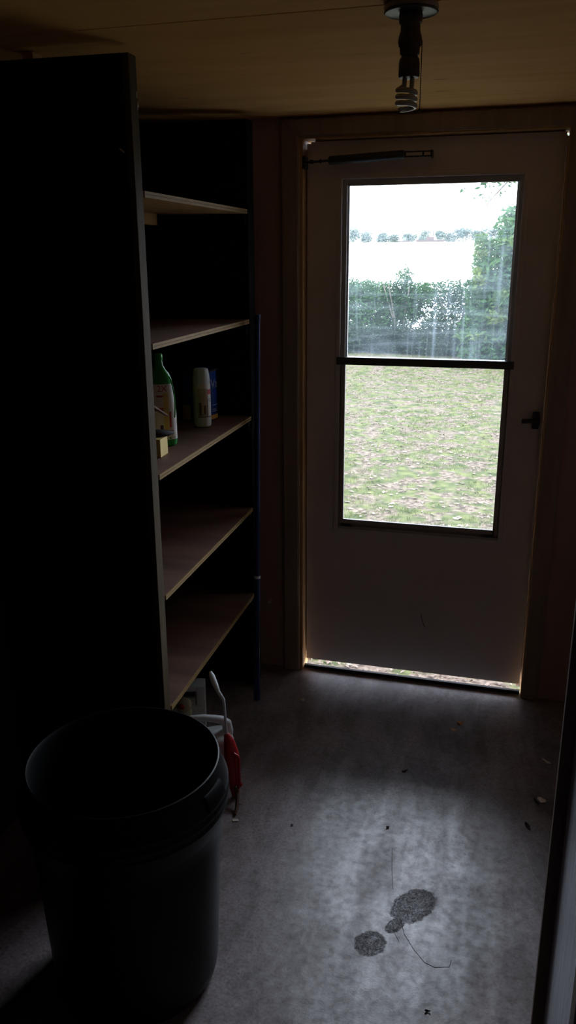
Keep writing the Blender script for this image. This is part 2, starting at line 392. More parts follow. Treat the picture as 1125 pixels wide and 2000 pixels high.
# ------------------------------------------------------------------ door
door = struct(empty('door_1', (DX0, 3.074, 0)))
door['label'] = 'painted exterior door with a tall two-pane window'
DW = DX1-DX0
WX0, WX1, WZ0, WZ1 = .128, .752, .627, 1.928      # cut-out in the slab
GX0, GX1, GZ0, GZ1 = .145, .738, .655, 1.906      # visible glass
Z0 = .030
bm = bmesh.new()
for a in ((.014, WX0, .06, DT), (0, .014, .06, DT-.005), (WX1, DW, .06, DT), (WX0, WX1, .06, WZ0), (WX0, WX1, WZ1, DT)):
    box(bm, a[0], a[1], 0, .038, a[2], a[3])
box(bm, 0, DW, 0, .014, Z0, .06)
slab = link('door_panel', bm, M_door, door)
# raised moulding lip around the cut-out
bm = bmesh.new(); t = .016
for a in ((WX0-t, WX0, WZ0-t, WZ1+t), (WX1, WX1+t, WZ0-t, WZ1+t), (WX0, WX1, WZ0-t, WZ0), (WX0, WX1, WZ1, WZ1+t)):
    box(bm, a[0], a[1], -.004, .002, a[2], a[3], .0015)
link('window_moulding', bm, M_door, door)
wf = link('window_frame', (lambda b: ([box(b, *q, .001) for q in (
    (WX0, GX0, .008, .034, WZ0, WZ1), (GX1, WX1, .008, .034, WZ0, WZ1), (GX0, GX1, .008, .034, WZ0, GZ0), (GX0, GX1, .008, .034, GZ1, WZ1),
    (WX0, WX1, -.006, .008, WZ0, WZ0+.010))], b)[1])(bmesh.new()), M_frame, door)
boxo('middle_rail', WX0-.012, WX1+.012, -.007, .030, 1.2765, 1.305, M_rail, door, bev=.002)
# lower sash, set forward, with a catch at each bottom end
bm = bmesh.new()
for a in ((GX0-.010, GX0+.004, GZ0-.008, 1.277), (GX1-.007, GX1+.010, GZ0-.008, 1.277), (GX0, GX1, GZ0-.008, GZ0+.010)):
    box(bm, a[0], a[1], .001, .012, a[2], a[3], .001)
sash = link('lower_sash', bm, M_frame, door)
for cx in (WX0+.035, WX1-.04): boxo('catch', cx-.022, cx+.022, -.006, .002, WZ0+.010, WZ0+.018, M_metal_d, sash, bev=.001)
# pale strips along the upper pane
bm = bmesh.new(); box(bm, GX0, GX0+.007, .020, .030, 1.305, GZ1, .001); box(bm, GX1-.008, GX1, .020, .030, 1.305, GZ1, .001)
link('glazing_strip', bm, M_white, door)['label'] = 'pale strips beside the upper pane'
g = boxo('upper_pane', GX0, GX1, .022, .025, 1.30, GZ1, M_glass_u, door); g['label'] = 'dusty upper glass pane'
g = boxo('lower_pane', GX0, GX1, .014, .017, GZ0, 1.28, M_glass_l, door); g['label'] = 'clear lower glass pane'
# drip of old paint on the slab
tube_o('scratch', [(.475, -.0012, .288), (.482, -.0012, .26), (.492, -.0012, .235)], .0012, M_ink_k, door, 5)
# latch
lt = boxo('latch', .842, .866, -.022, -.002, 1.067, 1.129, M_black_rub, door, bev=.005)
bm = bmesh.new(); tube(bm, [(.860, -.020, 1.098), (.835, -.030, 1.098), (.806, -.036, 1.097)], [.010, .008, .009], 10); link('latch_lever', bm, M_black_rub, lt, True)
bm = bmesh.new(); box(bm, .850, .869, -.018, -.001, 1.082, 1.114, .003); link('latch_keeper', bm, M_metal_d, lt)
# closer
A = Vector((.00, -.045, 1.984)); B = Vector((.438, -.040, 2.001))
cl = tube_o('closer_cylinder', [(.088, -.043, 1.986), (.092, -.043, 1.986), (.348, -.041, 1.997), (.352, -.041, 1.997)], [.011, .0145, .0145, .011], M_metal_d, door, 16)
tube_o('closer_rod', [(-.004, -.043, 1.982), (.09, -.043, 1.986)], .004, M_metal_d, cl, 8)
bm = bmesh.new(); box(bm, .02, .034, -.050, -.036, 1.977, 1.990, .002); box(bm, .055, .062, -.049, -.037, 1.978, 1.991, .002); link('closer_clip', bm, M_metal_d, cl)
bm = bmesh.new(); box(bm, -.006, .004, -.052, -.001, 1.962, 2.004, .002); link('closer_jamb_bracket', bm, M_metal_d, cl)
bm = bmesh.new()
for zz in (1.988, 2.003): box(bm, .35, .445, -.046, -.034, zz, zz+.004, .001)
box(bm, .412, .418, -.046, -.034, 1.988, 2.007); box(bm, .440, .446, -.046, -.001, 1.986, 2.009, .001); box(bm, .35, .356, -.046, -.034, 1.988, 2.007)
link('closer_door_bracket', bm, M_metal_d, cl)

# ------------------------------------------------------------------ shelf unit
TH = math.asin(.025)
unit = empty('shelving_unit', (-.93, 3.02, 0), TH)
tag(unit, 'tall dark wooden shelving unit against the left wall with five plywood shelves', 'shelving unit')
DP = -.44
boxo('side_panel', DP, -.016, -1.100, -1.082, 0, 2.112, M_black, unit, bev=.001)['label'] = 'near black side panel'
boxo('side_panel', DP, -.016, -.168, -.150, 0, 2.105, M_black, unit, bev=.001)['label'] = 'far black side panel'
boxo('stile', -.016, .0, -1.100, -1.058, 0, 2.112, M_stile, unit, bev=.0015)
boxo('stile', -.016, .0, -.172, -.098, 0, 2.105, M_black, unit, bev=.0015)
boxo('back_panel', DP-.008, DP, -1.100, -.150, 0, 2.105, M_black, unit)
def shelf(zt, depth):
    d0 = -depth
    bm = bmesh.new(); box(bm, d0, -.004, -1.080, -.170, zt-.015, zt)
    s = link('shelf', bm, [M_shelf], unit)
    for f in s.data.polygons:
        if f.normal.z < -.5: f.material_index = 1
    s.data.materials.append(M_under)
    bm = bmesh.new(); box(bm, -.004, -.001, -1.045, -.174, zt-.015, zt-.0085); box(bm, -.004, -.001, -1.045, -.174, zt-.0065, zt); box(bm, -.004, -.0025, -1.045, -.174, zt-.0085, zt-.0065, mi=1)
    link('shelf_edge', bm, [M_ply, M_brown], s)
    return s
ZS = (.405, .757, 1.108, 1.455)
for z in ZS: shelf(z, .435)
st = shelf(1.822, .30)
bm = bmesh.new(); box(bm, -.30, -.28, -1.080, -.30, 1.770, 1.807, .001); link('shelf_cleat', bm, M_under, st)
for z in ZS+(1.822,):
    boxo('cleat', -.40, -.006, -1.082, -1.048, z-.060, z-.016, M_stile, unit, bev=.001)
    boxo('cleat', -.40, -.006, -.200, -.169, z-.050, z-.016, M_black, unit, bev=.001)
boxo('wood_block', -.270, -.243, -1.094, -1.05, 2.106, 2.128, M_under, unit, bev=.001)
bm = bmesh.new()
for (yy, zz, l_, an) in ((-1.064, 2.03, .014, .1), (-1.062, 2.005, .016, -.25), (-1.059, 2.010, .012, .5)):
    box(bm, -.001, .0006, yy-.0015, yy+.0015, zz-l_/2, zz+l_/2, rot=Matrix.Rotation(an, 3, 'X'))
link('paint_chip', bm, M_chip, unit)
bm = bmesh.new(); box(bm, -.030, -.027, -1.1012, -1.0998, 1.900, 1.914, rot=Matrix.Rotation(-.9, 3, 'Y')); link('paint_chip', bm, M_chip, unit)

def on_shelf(name, x, y, z, rz=0): return empty(name, (x, y, z), rz)
def face_cam(x, y): return math.atan2(-y, -x)           # azimuth from thing to the doorway
SZ = 1.1085
# --- spray can
X_, Y_ = -1.034, 2.634
sc = on_shelf('spray_can', X_, Y_, SZ); fa = face_cam(X_, Y_)
tag(sc, 'white aerosol can with a domed cap standing on the third shelf', 'spray can')
R = .030
lathe_o('can_body', [(.026, 0), (.029, .002), (R, .006), (R, .142), (.0285, .147)], M_label, sc, 40)
lathe_o('cap', [(.0285, .147), (.0292, .148), (.0290, .160), (.0275, .176), (.0245, .193), (.0235, .196), (.019, .198), (0, .1985)], M_white, sc, 40)
bm = bmesh.new(); patch(bm, R, fa-.55, fa+.75, .035, .132, seg=14); link('label', bm, mat('tan_label', (.50, .38, .27), .5, col2=(.66, .55, .42), scale=40), sc, True)
bm = bmesh.new(); patch(bm, R, fa+.70, fa+1.25, .112, .128, .0009); link('logo', bm, M_ink_r, sc, True)
bm = bmesh.new(); patch(bm, R, fa-.50, fa+1.35, .0335, .0365, .0011, 16); patch(bm, R, fa-.35, fa-.05, .040, .085, .0011); patch(bm, R, fa+.2, fa+.45, .045, .075, .0011); patch(bm, R, fa+.62, fa+.72, .040, .095, .0011)
link('print', bm, M_ink_b, sc, True)
for zz, s_ in ((.092, .016),):
    b_ = text_bm('C', s_); wrap(b_, R, fa+1.0, zz); link('lettering', b_, M_ink_b, sc)

# --- paint can
X_, Y_ = -1.118, 2.825-.045
X_, Y_ = -1.106, 2.766
pc = on_shelf('paint_can', X_, Y_, SZ); fa = face_cam(X_, Y_)
tag(pc, 'blue metal paint can with a black lid behind the white aerosol can', 'paint can')
R = .074
lathe_o('can_body', [(R-.003, 0), (R, .003), (R, .172), (R+.002, .176), (R-.002, .180)], M_blue_can, pc, 48)
lathe_o('rim', [(R+.0005, .172), (R+.003, .174), (R+.003, .179), (R-.003, .181), (R-.006, .178), (0, .178)], M_metal_d, pc, 48)
b_ = text_bm('Va', .042)
wrap(b_, R, fa+1.04, .128); link('lettering', b_, M_ink_w, pc)
bm = bmesh.new(); patch(bm, R, fa-.75, fa-.32, .004, .058, .0006); link('orange_band', bm, M_orange, pc, True)
bm = bmesh.new(); patch(bm, R, fa+.5, fa+1.5, .003, .018, .0006); link('orange_band', bm, M_orange, pc, True)
bm = bmesh.new()
for zz in (.030, .036, .052): patch(bm, R, fa+.85, fa+1.35, zz, zz+.0018, .0007)
link('print', bm, M_ink_w, pc, True)
pts = [(( R+.004)*math.cos(fa+1.35+t_*.02)*(1), (R+.004+.004*math.sin(t_*.3))*math.sin(fa+1.35+t_*.02), .150-.075*math.sin(t_/20*math.pi/2)) for t_ in range(0, 21)]
pts = [((R+.003+.010*math.sin(math.pi*i/24))*math.cos(fa-1.5+3.0*i/24), (R+.003+.010*math.sin(math.pi*i/24))*math.sin(fa-1.5+3.0*i/24), .150-.055*math.sin(math.pi*i/24)) for i in range(25)]
tube_o('bail_handle', pts, .0012, M_metal_d, pc, 6)

# --- green bottle
X_, Y_ = -1.045, 2.315
gb = on_shelf('cleaner_bottle', X_, Y_, SZ); fa = face_cam(X_, Y_)
gb.rotation_euler = (0, 0, fa)                                     # local +x faces the doorway
tag(gb, 'green plastic cleaner bottle with a white and red label on the third shelf', 'bottle')
SQ = (.62, 1.0)
pro = [(.040, 0), (.045, .004), (.047, .02), (.047, .10), (.044, .14), (.040, .18), (.037, .205), (.030, .222), (.020, .234), (.013, .247), (.011, .262)]
def rad(z):
    for (r1, z1), (r2, z2) in zip(pro, pro[1:]):
        if z1 <= z <= z2: return r1+(r2-r1)*(z-z1)/(z2-z1)
    return pro[-1][0]
lathe_o('bottle_body', pro, M_green, gb, 44, sq=SQ)
lathe_o('bottle_cap', [(.0125, .262), (.0135, .264), (.0125, .279), (.010, .282), (0, .282)], M_green, gb, 24)
bm = bmesh.new(); patch(bm, 0, -1.25, 1.35, .022, .192, .0008, 22, SQ, rad, 20); link('label', bm, M_label, gb, True)
def on_flat(b_, yc, zc, off=.0016):
    for v in b_.verts:
        z = zc+v.co.y; y = yc+v.co.x; R_ = rad(z)+off; s_ = max(-.98, min(.98, y/R_)); v.co = Vector((R_*SQ[0]*math.sqrt(1-s_*s_), y, z))
    return b_
def rect(y0, y1, z0, z1, nn=6):
    b_ = bmesh.new(); g = [[b_.verts.new((y0+(y1-y0)*i/nn, z0+(z1-z0)*j/nn, 0)) for i in range(nn+1)] for j in range(nn+1)]
    for j in range(nn):
        for i in range(nn): b_.faces.new((g[j][i], g[j][i+1], g[j+1][i+1], g[j+1][i]))
    return on_flat(b_, 0, 0, .0012)
link('yellow_stripe', rect(.008, .024, .050, .165), M_yel, gb, True)
link('red_block', rect(.025, .031, .060, .108), M_ink_r, gb, True)
link('red_flash', rect(.024, .036, .040, .050), M_ink_r, gb, True)
link('green_band', rect(-.042, .040, .024, .030), M_green, gb, True)
link('dark_spot', rect(-.004, .006, .050, .068, 4), M_ink_k, gb, True)
link('lettering', on_flat(text_bm('2X', .026), .006, .178), M_ink_r, gb)
for zz, s_, t_ in ((.156, .0105, 'CLEANER'), (.118, .0095, 'CLEAN')):
    link('print', rect(-.012, .024, zz-.003, zz+.003), M_ink_r, gb, True)
link('print', rect(-.020, .014, .112, .114), M_ink_k, gb, True)
pts = [(rad(z)*SQ[0]*.75+.004, rad(z)*.86+.006*math.sin((z-.09)/.13*math.pi), z) for z in np.linspace(.09, .215, 12)]
tube_o('grip_ridge', pts, .0022, M_green, gb, 6)

# --- yellow box, dark brush handle and black flat thing by the near stile
yb = on_shelf('yellow_box', -.996, 2.185, SZ, .05); tag(yb, 'small yellow cardboard box at the near front corner of the third shelf', 'box')
boxo('carton', -.045, .014, -.030, .030, 0, .052, M_yel, yb, bev=.001); boxo('carton_flap', -.045, .014, -.030, .031, .052, .0535, M_yel, yb)
bm = bmesh.new(); tube(bm, [(-1.045, 2.165, SZ+.062), (-1.025, 2.175, SZ+.063), (-1.000, 2.195, SZ+.063), (-.982, 2.215, SZ+.062), (-.970, 2.232, SZ+.061)], [.009, .014, .015, .011, .004], 14, flat=[.5]*5)
tag(link('sponge', bm, M_black_rub, None, True), 'flat black pad lying on top of the small yellow box', 'pad')
bm = bmesh.new(); tube(bm, [(-1.010, 2.135, SZ+.165), (-1.006, 2.17, SZ+.148), (-.998, 2.24, SZ+.112)], [.0045, .0052, .0035], 10)
st_ = link('stick', bm, M_brown, None, True); tag(st_, 'thin dark wooden stick leaning in front of the green bottle label', 'stick')
tube_o('metal_tip', [(-.998, 2.24, SZ+.112), (-.996, 2.252, SZ+.106)], [.0035, .003], M_brown, st_, 8)

# ------------------------------------------------------------------ blue pole
bm = bmesh.new(); P0, P1 = Vector((-.890, 2.742, .0)), Vector((-.882, 2.800, 1.475))
pole = empty('broom_pole', P0); tag(pole, 'slim blue metal pole leaning upright against the far end of the shelves', 'pole')
d = P1-P0
tube_o('pole_lower', [d*.012, d*.35], .0115, M_blue, pole, 16)
tube_o('pole_upper', [d*.35, d*.985], .0095, M_blue, pole, 16)
tube_o('collar', [d*.343, d*.350], .0128, M_white, pole, 16)
tube_o('foot_cap', [d*0, d*.03], .0135, M_blue, pole, 16)
tube_o('top_cap', [d*.985, d], .011, M_blue, pole, 16)

# ------------------------------------------------------------------ ceiling lamp
lamp = empty('ceiling_lamp', (-.2465, 1.798, CZ)); tag(lamp, 'dark lamp holder on the ceiling with a spiral bulb and a pull chain', 'lamp')
lathe_o('canopy', [(.046, 0), (.0515, -.003), (.053, -.009), (.051, -.0135), (.046, -.0145), (.026, -.012), (.0, -.012)], M_porc, lamp, 40)
lathe_o('canopy_ring', [(.051, -.0130), (.0525, -.0155), (.050, -.0175), (.047, -.0155)], M_porc_d, lamp, 40)
lathe_o('lamp_socket', [(.021, -.013), (.023, -.022), (.0225, -.034), (.019, -.036), (.019, -.047), (.0205, -.052), (.0225, -.058), (.0235, -.066), (.022, -.073), (.0195, -.077), (.0190, -.088), (.016, -.090), (.016, -.094)], M_porc_d, lamp, 28)
bm = bmesh.new(); lathe(bm, [(.0165, -.093), (.019, -.096), (.0205, -.104), (.0208, -.125), (.019, -.129), (.010, -.131), (0, -.131)], 28); blb = link('bulb_base', bm, M_porc_d, lamp, True)
pts = [(-.008, 0, -.128), (-.0085, .001, -.142)]
for i in range(0, 100):
    a = math.pi+i/99*math.pi*2*2.9; rr_ = .0175
    pts.append((-.0035+rr_*math.cos(a), rr_*math.sin(a), -.150-.034*i/99))
bm = bmesh.new(); tube(bm, pts, .0048, 10); link('spiral_tube', bm, M_bulb, blb, True)
tube_o('tube_stem', [(.007, 0, -.128), (.006, 0, -.15)], .0045, M_bulb, blb, 8)
bm = bmesh.new(); tube(bm, [(.0215, 0, -.060), (.0235, 0, -.066), (.0235, 0, -.186)], .0007, 6)
for i in range(28): bmesh.ops.create_icosphere(bm, subdivisions=1, radius=.0014, matrix=Matrix.Translation((.0235, 0, -.068-i*.0042)))
bmesh.ops.create_icosphere(bm, subdivisions=2, radius=.0032, matrix=Matrix.Translation((.0235, 0, -.188))); link('pull_chain', bm, M_metal_d, lamp, True)

# ------------------------------------------------------------------ trash can
tc_ = empty('trash_can', (-.790, 1.452, 0)); tag(tc_, 'large round black plastic trash can standing open in the near left corner', 'trash can')
lathe_o('can_body', [(.0, .006), (.170, .006), (.172, 0), (.184, .003), (.193, .018), (.196, .04), (.214, .40), (.2155, .435), (.219, .440), (.228, .470), (.232, .480), (.2345, .488), (.2315, .492), (.2325, .502), (.2355, .508), (.2325, .513), (.2325, .524), (.2345, .529), (.230, .534), (.224, .556), (.2175, .584), (.2155, .590), (.2125, .591), (.211, .588), (.209, .575), (.203, .45), (.190, .05), (.172, .014), (0, .012)], M_can, tc_, 96)
for a0 in (math.radians(-6), math.radians(174)):
    bm = bmesh.new()
    g = []
    for (off, z) in ((-.008, .566), (.006, .566), (.012, .560), (.019, .534), (.018, .528), (.0, .528)):
        g.append([bm.verts.new(((.219+off)*math.cos(a0-.16+.32*i/12), (.219+off)*math.sin(a0-.16+.32*i/12), z)) for i in range(13)])
    for A_, B_ in zip(g, g[1:]):
        for i in range(12): bm.faces.new((A_[i], A_[i+1], B_[i+1], B_[i]))
    link('handle', bm, M_can, tc_, True)

# ------------------------------------------------------------------ things behind the can
jug = empty('handled_jug', (-.893, 2.215, 0), .62); tag(jug, 'white plastic jug with an arched handle behind the black trash can', 'jug')
def rbox(bm, hx, hy, zs, seg=6):
    rings = []
    for (k, z) in zs:
        ring = []
        for i in range(32):
            a = 2*math.pi*i/32; c_, s_ = math.cos(a), math.sin(a); p = .45
            ring.append(bm.verts.new((hx*k*math.copysign(abs(c_)**p, c_), hy*k*math.copysign(abs(s_)**p, s_), z)))
        rings.append(ring)
    for A_, B_ in zip(rings, rings[1:]):
        for i in range(32): bm.faces.new((A_[i], A_[(i+1) % 32], B_[(i+1) % 32], B_[i]))
    bm.faces.new(rings[0][::-1]); bm.faces.new(rings[-1])
bm = bmesh.new(); rbox(bm, .085, .055, [(.9, 0), (.98, .005), (1, .02), (1, .135), (.97, .150), (.88, .160), (.7, .165)]); link('jug_body', bm, M_white, jug, True)
bm = bmesh.new(); tube(bm, [(.066, 0, .120), (.070, 0, .165), (.066, 0, .192), (.050, 0, .208), (.024, 0, .218), (-.012, 0, .229), (-.052, 0, .234), (-.078, 0, .218), (-.076, 0, .165), (-.074, 0, .130)], [.018, .018, .017, .014, .012, .011, .011, .012, .015, .018], 14); link('jug_handle', bm, M_white, jug, True)
bm = bmesh.new(); lathe(bm, [(.022, .160), (.022, .182), (.018, .186), (0, .186)], 24, c=(-.035, 0, 0)); link('jug_cap', bm, M_white, jug, True)

wb = empty('white_container', (-1.066, 2.478, 0), .30); tag(wb, 'white plastic container with a rectangular recess under the lowest shelf', 'container')
bm = bmesh.new()
HX, ZT = .060, .188
box(bm, -HX, HX, -.028, .035, 0, .105, .006)
for q in ((-HX, -.026, .105, ZT), (.030, HX, .105, ZT), (-.026, .030, .168, ZT), (-.026, .030, .105, .112)): box(bm, q[0], q[1], -.028, .035, q[2], q[3], .003)
link('container_body', bm, M_white, wb, True)
boxo('recess', -.026, .030, -.016, .030, .112, .168, mat('grey_recess', (.36, .38, .36), .5), wb)
boxo('slot', -.016, .024, -.0175, -.015, .142, .160, M_black_rub, wb)
boxo('recess_panel', -.012, .028, -.021, -.015, .113, .137, M_white, wb, bev=.002)

jl = empty('clear_jar', (-1.030, 2.352, 0)); tag(jl, 'small clear-lidded jar with something red inside, behind the trash can', 'jar')
lathe_o('jar_body', [(.022, 0), (.026, .004), (.026, .150), (.023, .160)], M_clear, jl, 28)
bm = bmesh.new(); lathe(bm, [(.0, .0), (.024, .0), (.027, .003), (.027, .010), (.022, .013), (0, .013)], 30); bmesh.ops.rotate(bm, verts=bm.verts[:], cent=(0, 0, 0), matrix=Matrix.Rotation(math.radians(38), 3, 'X')); bmesh.ops.translate(bm, verts=bm.verts[:], vec=(0, -.001, .172)); link('jar_lid', bm, M_clear, jl, True)
bm = bmesh.new(); bmesh.ops.create_icosphere(bm, subdivisions=2, radius=.012, matrix=Matrix.Translation((-.004, -.020, .178)) @ Matrix.Diagonal((1.1, .6, .9, 1))); link('red_knob', bm, M_red, jl, True)

rt = empty('red_tool', (-.782, 2.140, 0)); tag(rt, 'red plastic tool with a slender white bent stem standing beside the trash can', 'tool')
pr_ = [(.010, .0, .004), (.006, .002, .03), (.002, .004, .07), (-.002, .008, .11), (-.006, .012, .15), (-.014, .018, .185), (-.022, .022, .205), (-.026, .024, .212)]
bm = bmesh.new(); tube(bm, pr_, [.013, .0165, .020, .024, .025, .019, .012, .008], 16, flat=[.8]*8); body = link('tool_body', bm, M_red, rt, True)
bm = bmesh.new(); tube(bm, [(.008, -.004, .160), (.020, -.006, .156), (.0245, -.006, .148), (.0255, -.008, .10), (.027, -.010, .064), (.032, -.010, .058), (.024, -.008, .046), (.012, -.004, .040)], [.006, .006, .0055, .0045, .005, .006, .007, .006], 10); link('trigger', bm, M_red, rt, True)
bm = bmesh.new(); tube(bm, [(-.024, .022, .200), (-.026, .022, .250), (-.028, .020, .310), (-.030, .020, .335), (-.050, .028, .357), (-.065, .040, .376), (-.080, .055, .395), (-.088, .064, .403)], [.0046, .0042, .0044, .0056, .0066, .0098, .0094, .005], 12, flat=[1, 1, 1, .9, .8, .6, .6, .6]); link('white_stem', bm, M_white, rt, True)

# twig leaning under it and bits on the floor
bm = bmesh.new(); tube(bm, [(-.768, 2.128, .045), (-.758, 2.112, .035), (-.752, 2.095, .022), (-.745, 2.072, .012), (-.744, 2.048, .004)], [.006, .008, .006, .0065, .004], 8); tube(bm, [(-.756, 2.108, .031), (-.768, 2.10, .022)], [.002, .001], 6); tube(bm, [(-.748, 2.085, .018), (-.736, 2.088, .014)], [.002, .001], 6)
tag(link('twig', bm, M_brown, None, True), 'crooked brown twig lying under the red tool', 'twig')
def flake(name, x, y, sx_, sy_, rz, m, label, cat, curl=.004, z=.0006):
    bm = bmesh.new(); n_ = 7; top = []; bot = []
    for i in range(n_):
        t = i/(n_-1)*2-1; wv_ = max(.12, math.sqrt(max(0, 1-t*t)))*(1+.25*math.sin(5*t+x*30))
        row = []; rb = []
        for j in (-1, -.5, 0, .5, 1):
            zz = z+curl*(t*t*.8+j*j*.5)+curl*.3*math.sin(3*t+j*2)+.0004
            row.append(bm.verts.new((t*sx_, j*wv_*sy_, zz))); rb.append(bm.verts.new((t*sx_, j*wv_*sy_, zz-.0006)))
        top.append(row); bot.append(rb)
    for i in range(n_-1):
        for j in range(4):
            bm.faces.new((top[i][j], top[i+1][j], top[i+1][j+1], top[i][j+1])); bm.faces.new((bot[i][j], bot[i][j+1], bot[i+1][j+1], bot[i+1][j]))
        for j, q in ((0, 1), (4, -1)): bm.faces.new((top[i][j], bot[i][j], bot[i+1][j], top[i+1][j]) if q > 0 else (top[i+1][j], bot[i+1][j], bot[i][j], top[i][j]))
    for i in (0, n_-1):
        for j in range(4): bm.faces.new((top[i][j], top[i][j+1], bot[i][j+1], bot[i][j]))
    zmin = min(v.co.z for v in bm.verts)
    for v in bm.verts: v.co.z -= zmin-.0002
    o = link(name, bm, m, None, True); o.location = (x, y, 0); o.rotation_euler = (0, 0, rz); return tag(o, label, cat)
flake('dry_leaf', -.105, 2.761, .013, .010, .6, M_leafdry, 'small curled orange-brown leaf on the floor in front of the door', 'leaf', .008)
flake('dry_leaf', -.125, 2.716, .013, .006, -.3, M_leafdry, 'flat brown leaf scrap just in front of the orange-brown leaf', 'leaf', .003)
flake('dry_leaf', -.713, 2.775, .013, .008, .9, M_leafpale, 'small tan leaf on the floor near the left door casing', 'leaf', .007)
flake('dry_leaf', .180, 2.372, .016, .010, -.8, M_leafpale, 'pale leaf on the floor at the right, beside a dark sliver', 'leaf', .003)
flake('bark_sliver', .163, 2.358, .016, .003, -1.0, M_leafdark, 'thin dark sliver beside the pale leaf at the right', 'sliver', .006)
flake('bark_sliver', .200, 2.595, .022, .004, -.7, M_leafpale, 'thin pale sliver on the dark floor by the right wall', 'sliver', .004)
flake('bark_scrap', .136, 2.232, .012, .005, -.9, M_leafdark, 'small black scrap on the lit floor near the right partition', 'scrap', .006)
flake('bark_scrap', -.262, 2.413, .013, .0025, .8, M_leafdark, 'tiny dark twisted scrap in the middle of the lit floor', 'scrap', .006)
flake('bark_scrap', -.275, 2.115, .005, .004, .2, M_leafdark, 'tiny dark speck above the footprint on the floor', 'scrap', .003)
flake('bark_scrap', -.088, 1.502, .007, .003, .1, M_leafdark, 'tiny dark crumb on the floor nearest to the doorway', 'scrap', .003)
flake('bark_scrap', -.560, 2.05, .004, .003, .3, M_leafdark, 'tiny dark crumb on the floor right of the twig', 'scrap', .003)
bm = bmesh.new(); box(bm, -.009, .009, -.005, .005, 0, .003, .0008); o = link('wood_chip', bm, M_leafpale); o.location = (-.735, 2.026, 0); o.rotation_euler = (0, 0, .3); tag(o, 'small tan square chip on the floor at the end of the twig', 'chip')
bm = bmesh.new(); box(bm, -.926, -.914, 3.0335, 3.0352, .280, .304, .0006, rot=Matrix.Rotation(.5, 3, 'Y')); tag(link('paint_chip', bm, M_leafpale), 'small pale chip stuck low on the brown end wall', 'chip')

# scratches on the floor: thin grooves
def scratch(pts, wd, m, label):
    bm = bmesh.new(); tube(bm, [(x, y, .0001) for x, y in pts], wd, 5); tag(link('floor_scratch', bm, m, None, True), label, 'scratch')
scratch([(-.249, 2.03), (-.236, 1.94), (-.222, 1.865)], .0006, M_leafdark, 'straight hairline scratch running to the toe of the footprint')
scratch([(-.188, 1.765), (-.170, 1.715), (-.140, 1.672), (-.110, 1.640), (-.085, 1.632), (-.050, 1.642), (-.047, 1.665)], .0007, M_leafdark, 'curved dark scratch beside the footprint')
scratch([(-.205, 1.745), (-.195, 1.712), (-.180, 1.688)], .0006, M_leafdark, 'short dark scratch between the sole and the curved scratch')
scratch([(.108, 2.20), (.125, 2.12), (.150, 2.03), (.183, 1.955)], .0006, M_leafpale, 'long pale scratch on the floor near the right partition')

# ------------------------------------------------------------------ outdoors
GZ = -.2
bm = bmesh.new()
nx, ny = 30, 40
gr = [[bm.verts.new((-16+28*i/nx, 3.17+19*j/ny, GZ+.05*noise.noise(Vector((i*.4, j*.4, 0)))*min(1, j/6)+ (.09 if j == 0 else 0))) for i in range(nx+1)] for j in range(ny+1)]
for j in range(ny):
    for i in range(nx): bm.faces.new((gr[j][i], gr[j][i+1], gr[j+1][i+1], gr[j+1][i]))
lawn = struct(link('ground_lawn', bm, M_lawn, None, True))
def gz(x, y): return GZ+.05*noise.noise(Vector(((x+16)/28*nx*.4, (y-3.17)/19*ny*.4, 0)))*min(1, (y-3.17)/19*ny/6)+.002

def quads(name, V, m, parent=None, k=4):
    nq = len(V)//k; me = bpy.data.meshes.new(name)
    me.from_pydata([tuple(v) for v in V], [], [tuple(range(k*i, k*i+k)) for i in range(nq)]); me.materials.append(m)
    o = bpy.data.objects.new(name, me); COL.objects.link(o)
    if parent: o.parent = parent
    return o
# grass blades in tufts
V = []
for _ in range(17000):
    y = 3.3+13.5*random.random()**1.5; x = random.uniform(-.34*y-1.2, .08*y+1.0)
    den = noise.noise(Vector((x*.9, y*.9, 3)))+.5*noise.noise(Vector((x*2.6, y*2.6, 7)))
    if den < -.12 and random.random() < .8: continue
    z = gz(x, y); n_ = random.randint(3, 7); s = .7+.04*y
    for b_ in range(n_):
        a = random.uniform(0, 2*math.pi); h = random.uniform(.010, .030)*(1+.5*max(0, den)); wv_ = random.uniform(.0016, .003)*s; bx, by = x+random.gauss(0, .018), y+random.gauss(0, .018)
        lx, ly = math.cos(a)*h*random.uniform(.2, 1.0), math.sin(a)*h*random.uniform(.2, 1.0); px, py = -math.sin(a)*wv_, math.cos(a)*wv_
        V += [(bx-px, by-py, z), (bx+px, by+py, z), (bx+lx, by+ly, z+h)]
grs = quads('grass', V, M_blade, None, 3); tag(grs, 'short patchy green grass of the yard beyond the door', 'grass', kind='stuff')
V = []
for _ in range(5200):
    y = 3.22+11*random.random()**1.6; x = random.uniform(-.34*y-.8, .08*y+.8)
    if noise.noise(Vector((x*.8, y*.8, 9))) < -.15 and random.random() < .7: continue
    z = gz(x, y)+.004; a = random.uniform(0, 6.28); L = random.uniform(.012, .032); W_ = L*random.uniform(.25, .6); c_, s_ = math.cos(a), math.sin(a); t_ = random.uniform(-.008, .010)
    V += [(x-c_*L, y-s_*L, z), (x+s_*W_, y-c_*W_, z+.006+t_*.3), (x+c_*L, y+s_*L, z+abs(t_)), (x-s_*W_, y+c_*W_, z+.001)]
for _ in range(700):
    y = 3.19+.5*random.random(); x = random.uniform(-1.1, .4); z = gz(x, y)+.003+.09*max(0, 1-(y-3.17)/.475); a = random.uniform(0, 6.28); L = random.uniform(.006, .020); W_ = L*random.uniform(.3, .6); c_, s_ = math.cos(a), math.sin(a)
    V += [(x-c_*L, y-s_*L, z), (x+s_*W_, y-c_*W_, z+.007), (x+c_*L, y+s_*L, z+.004), (x-s_*W_, y+c_*W_, z+.001)]
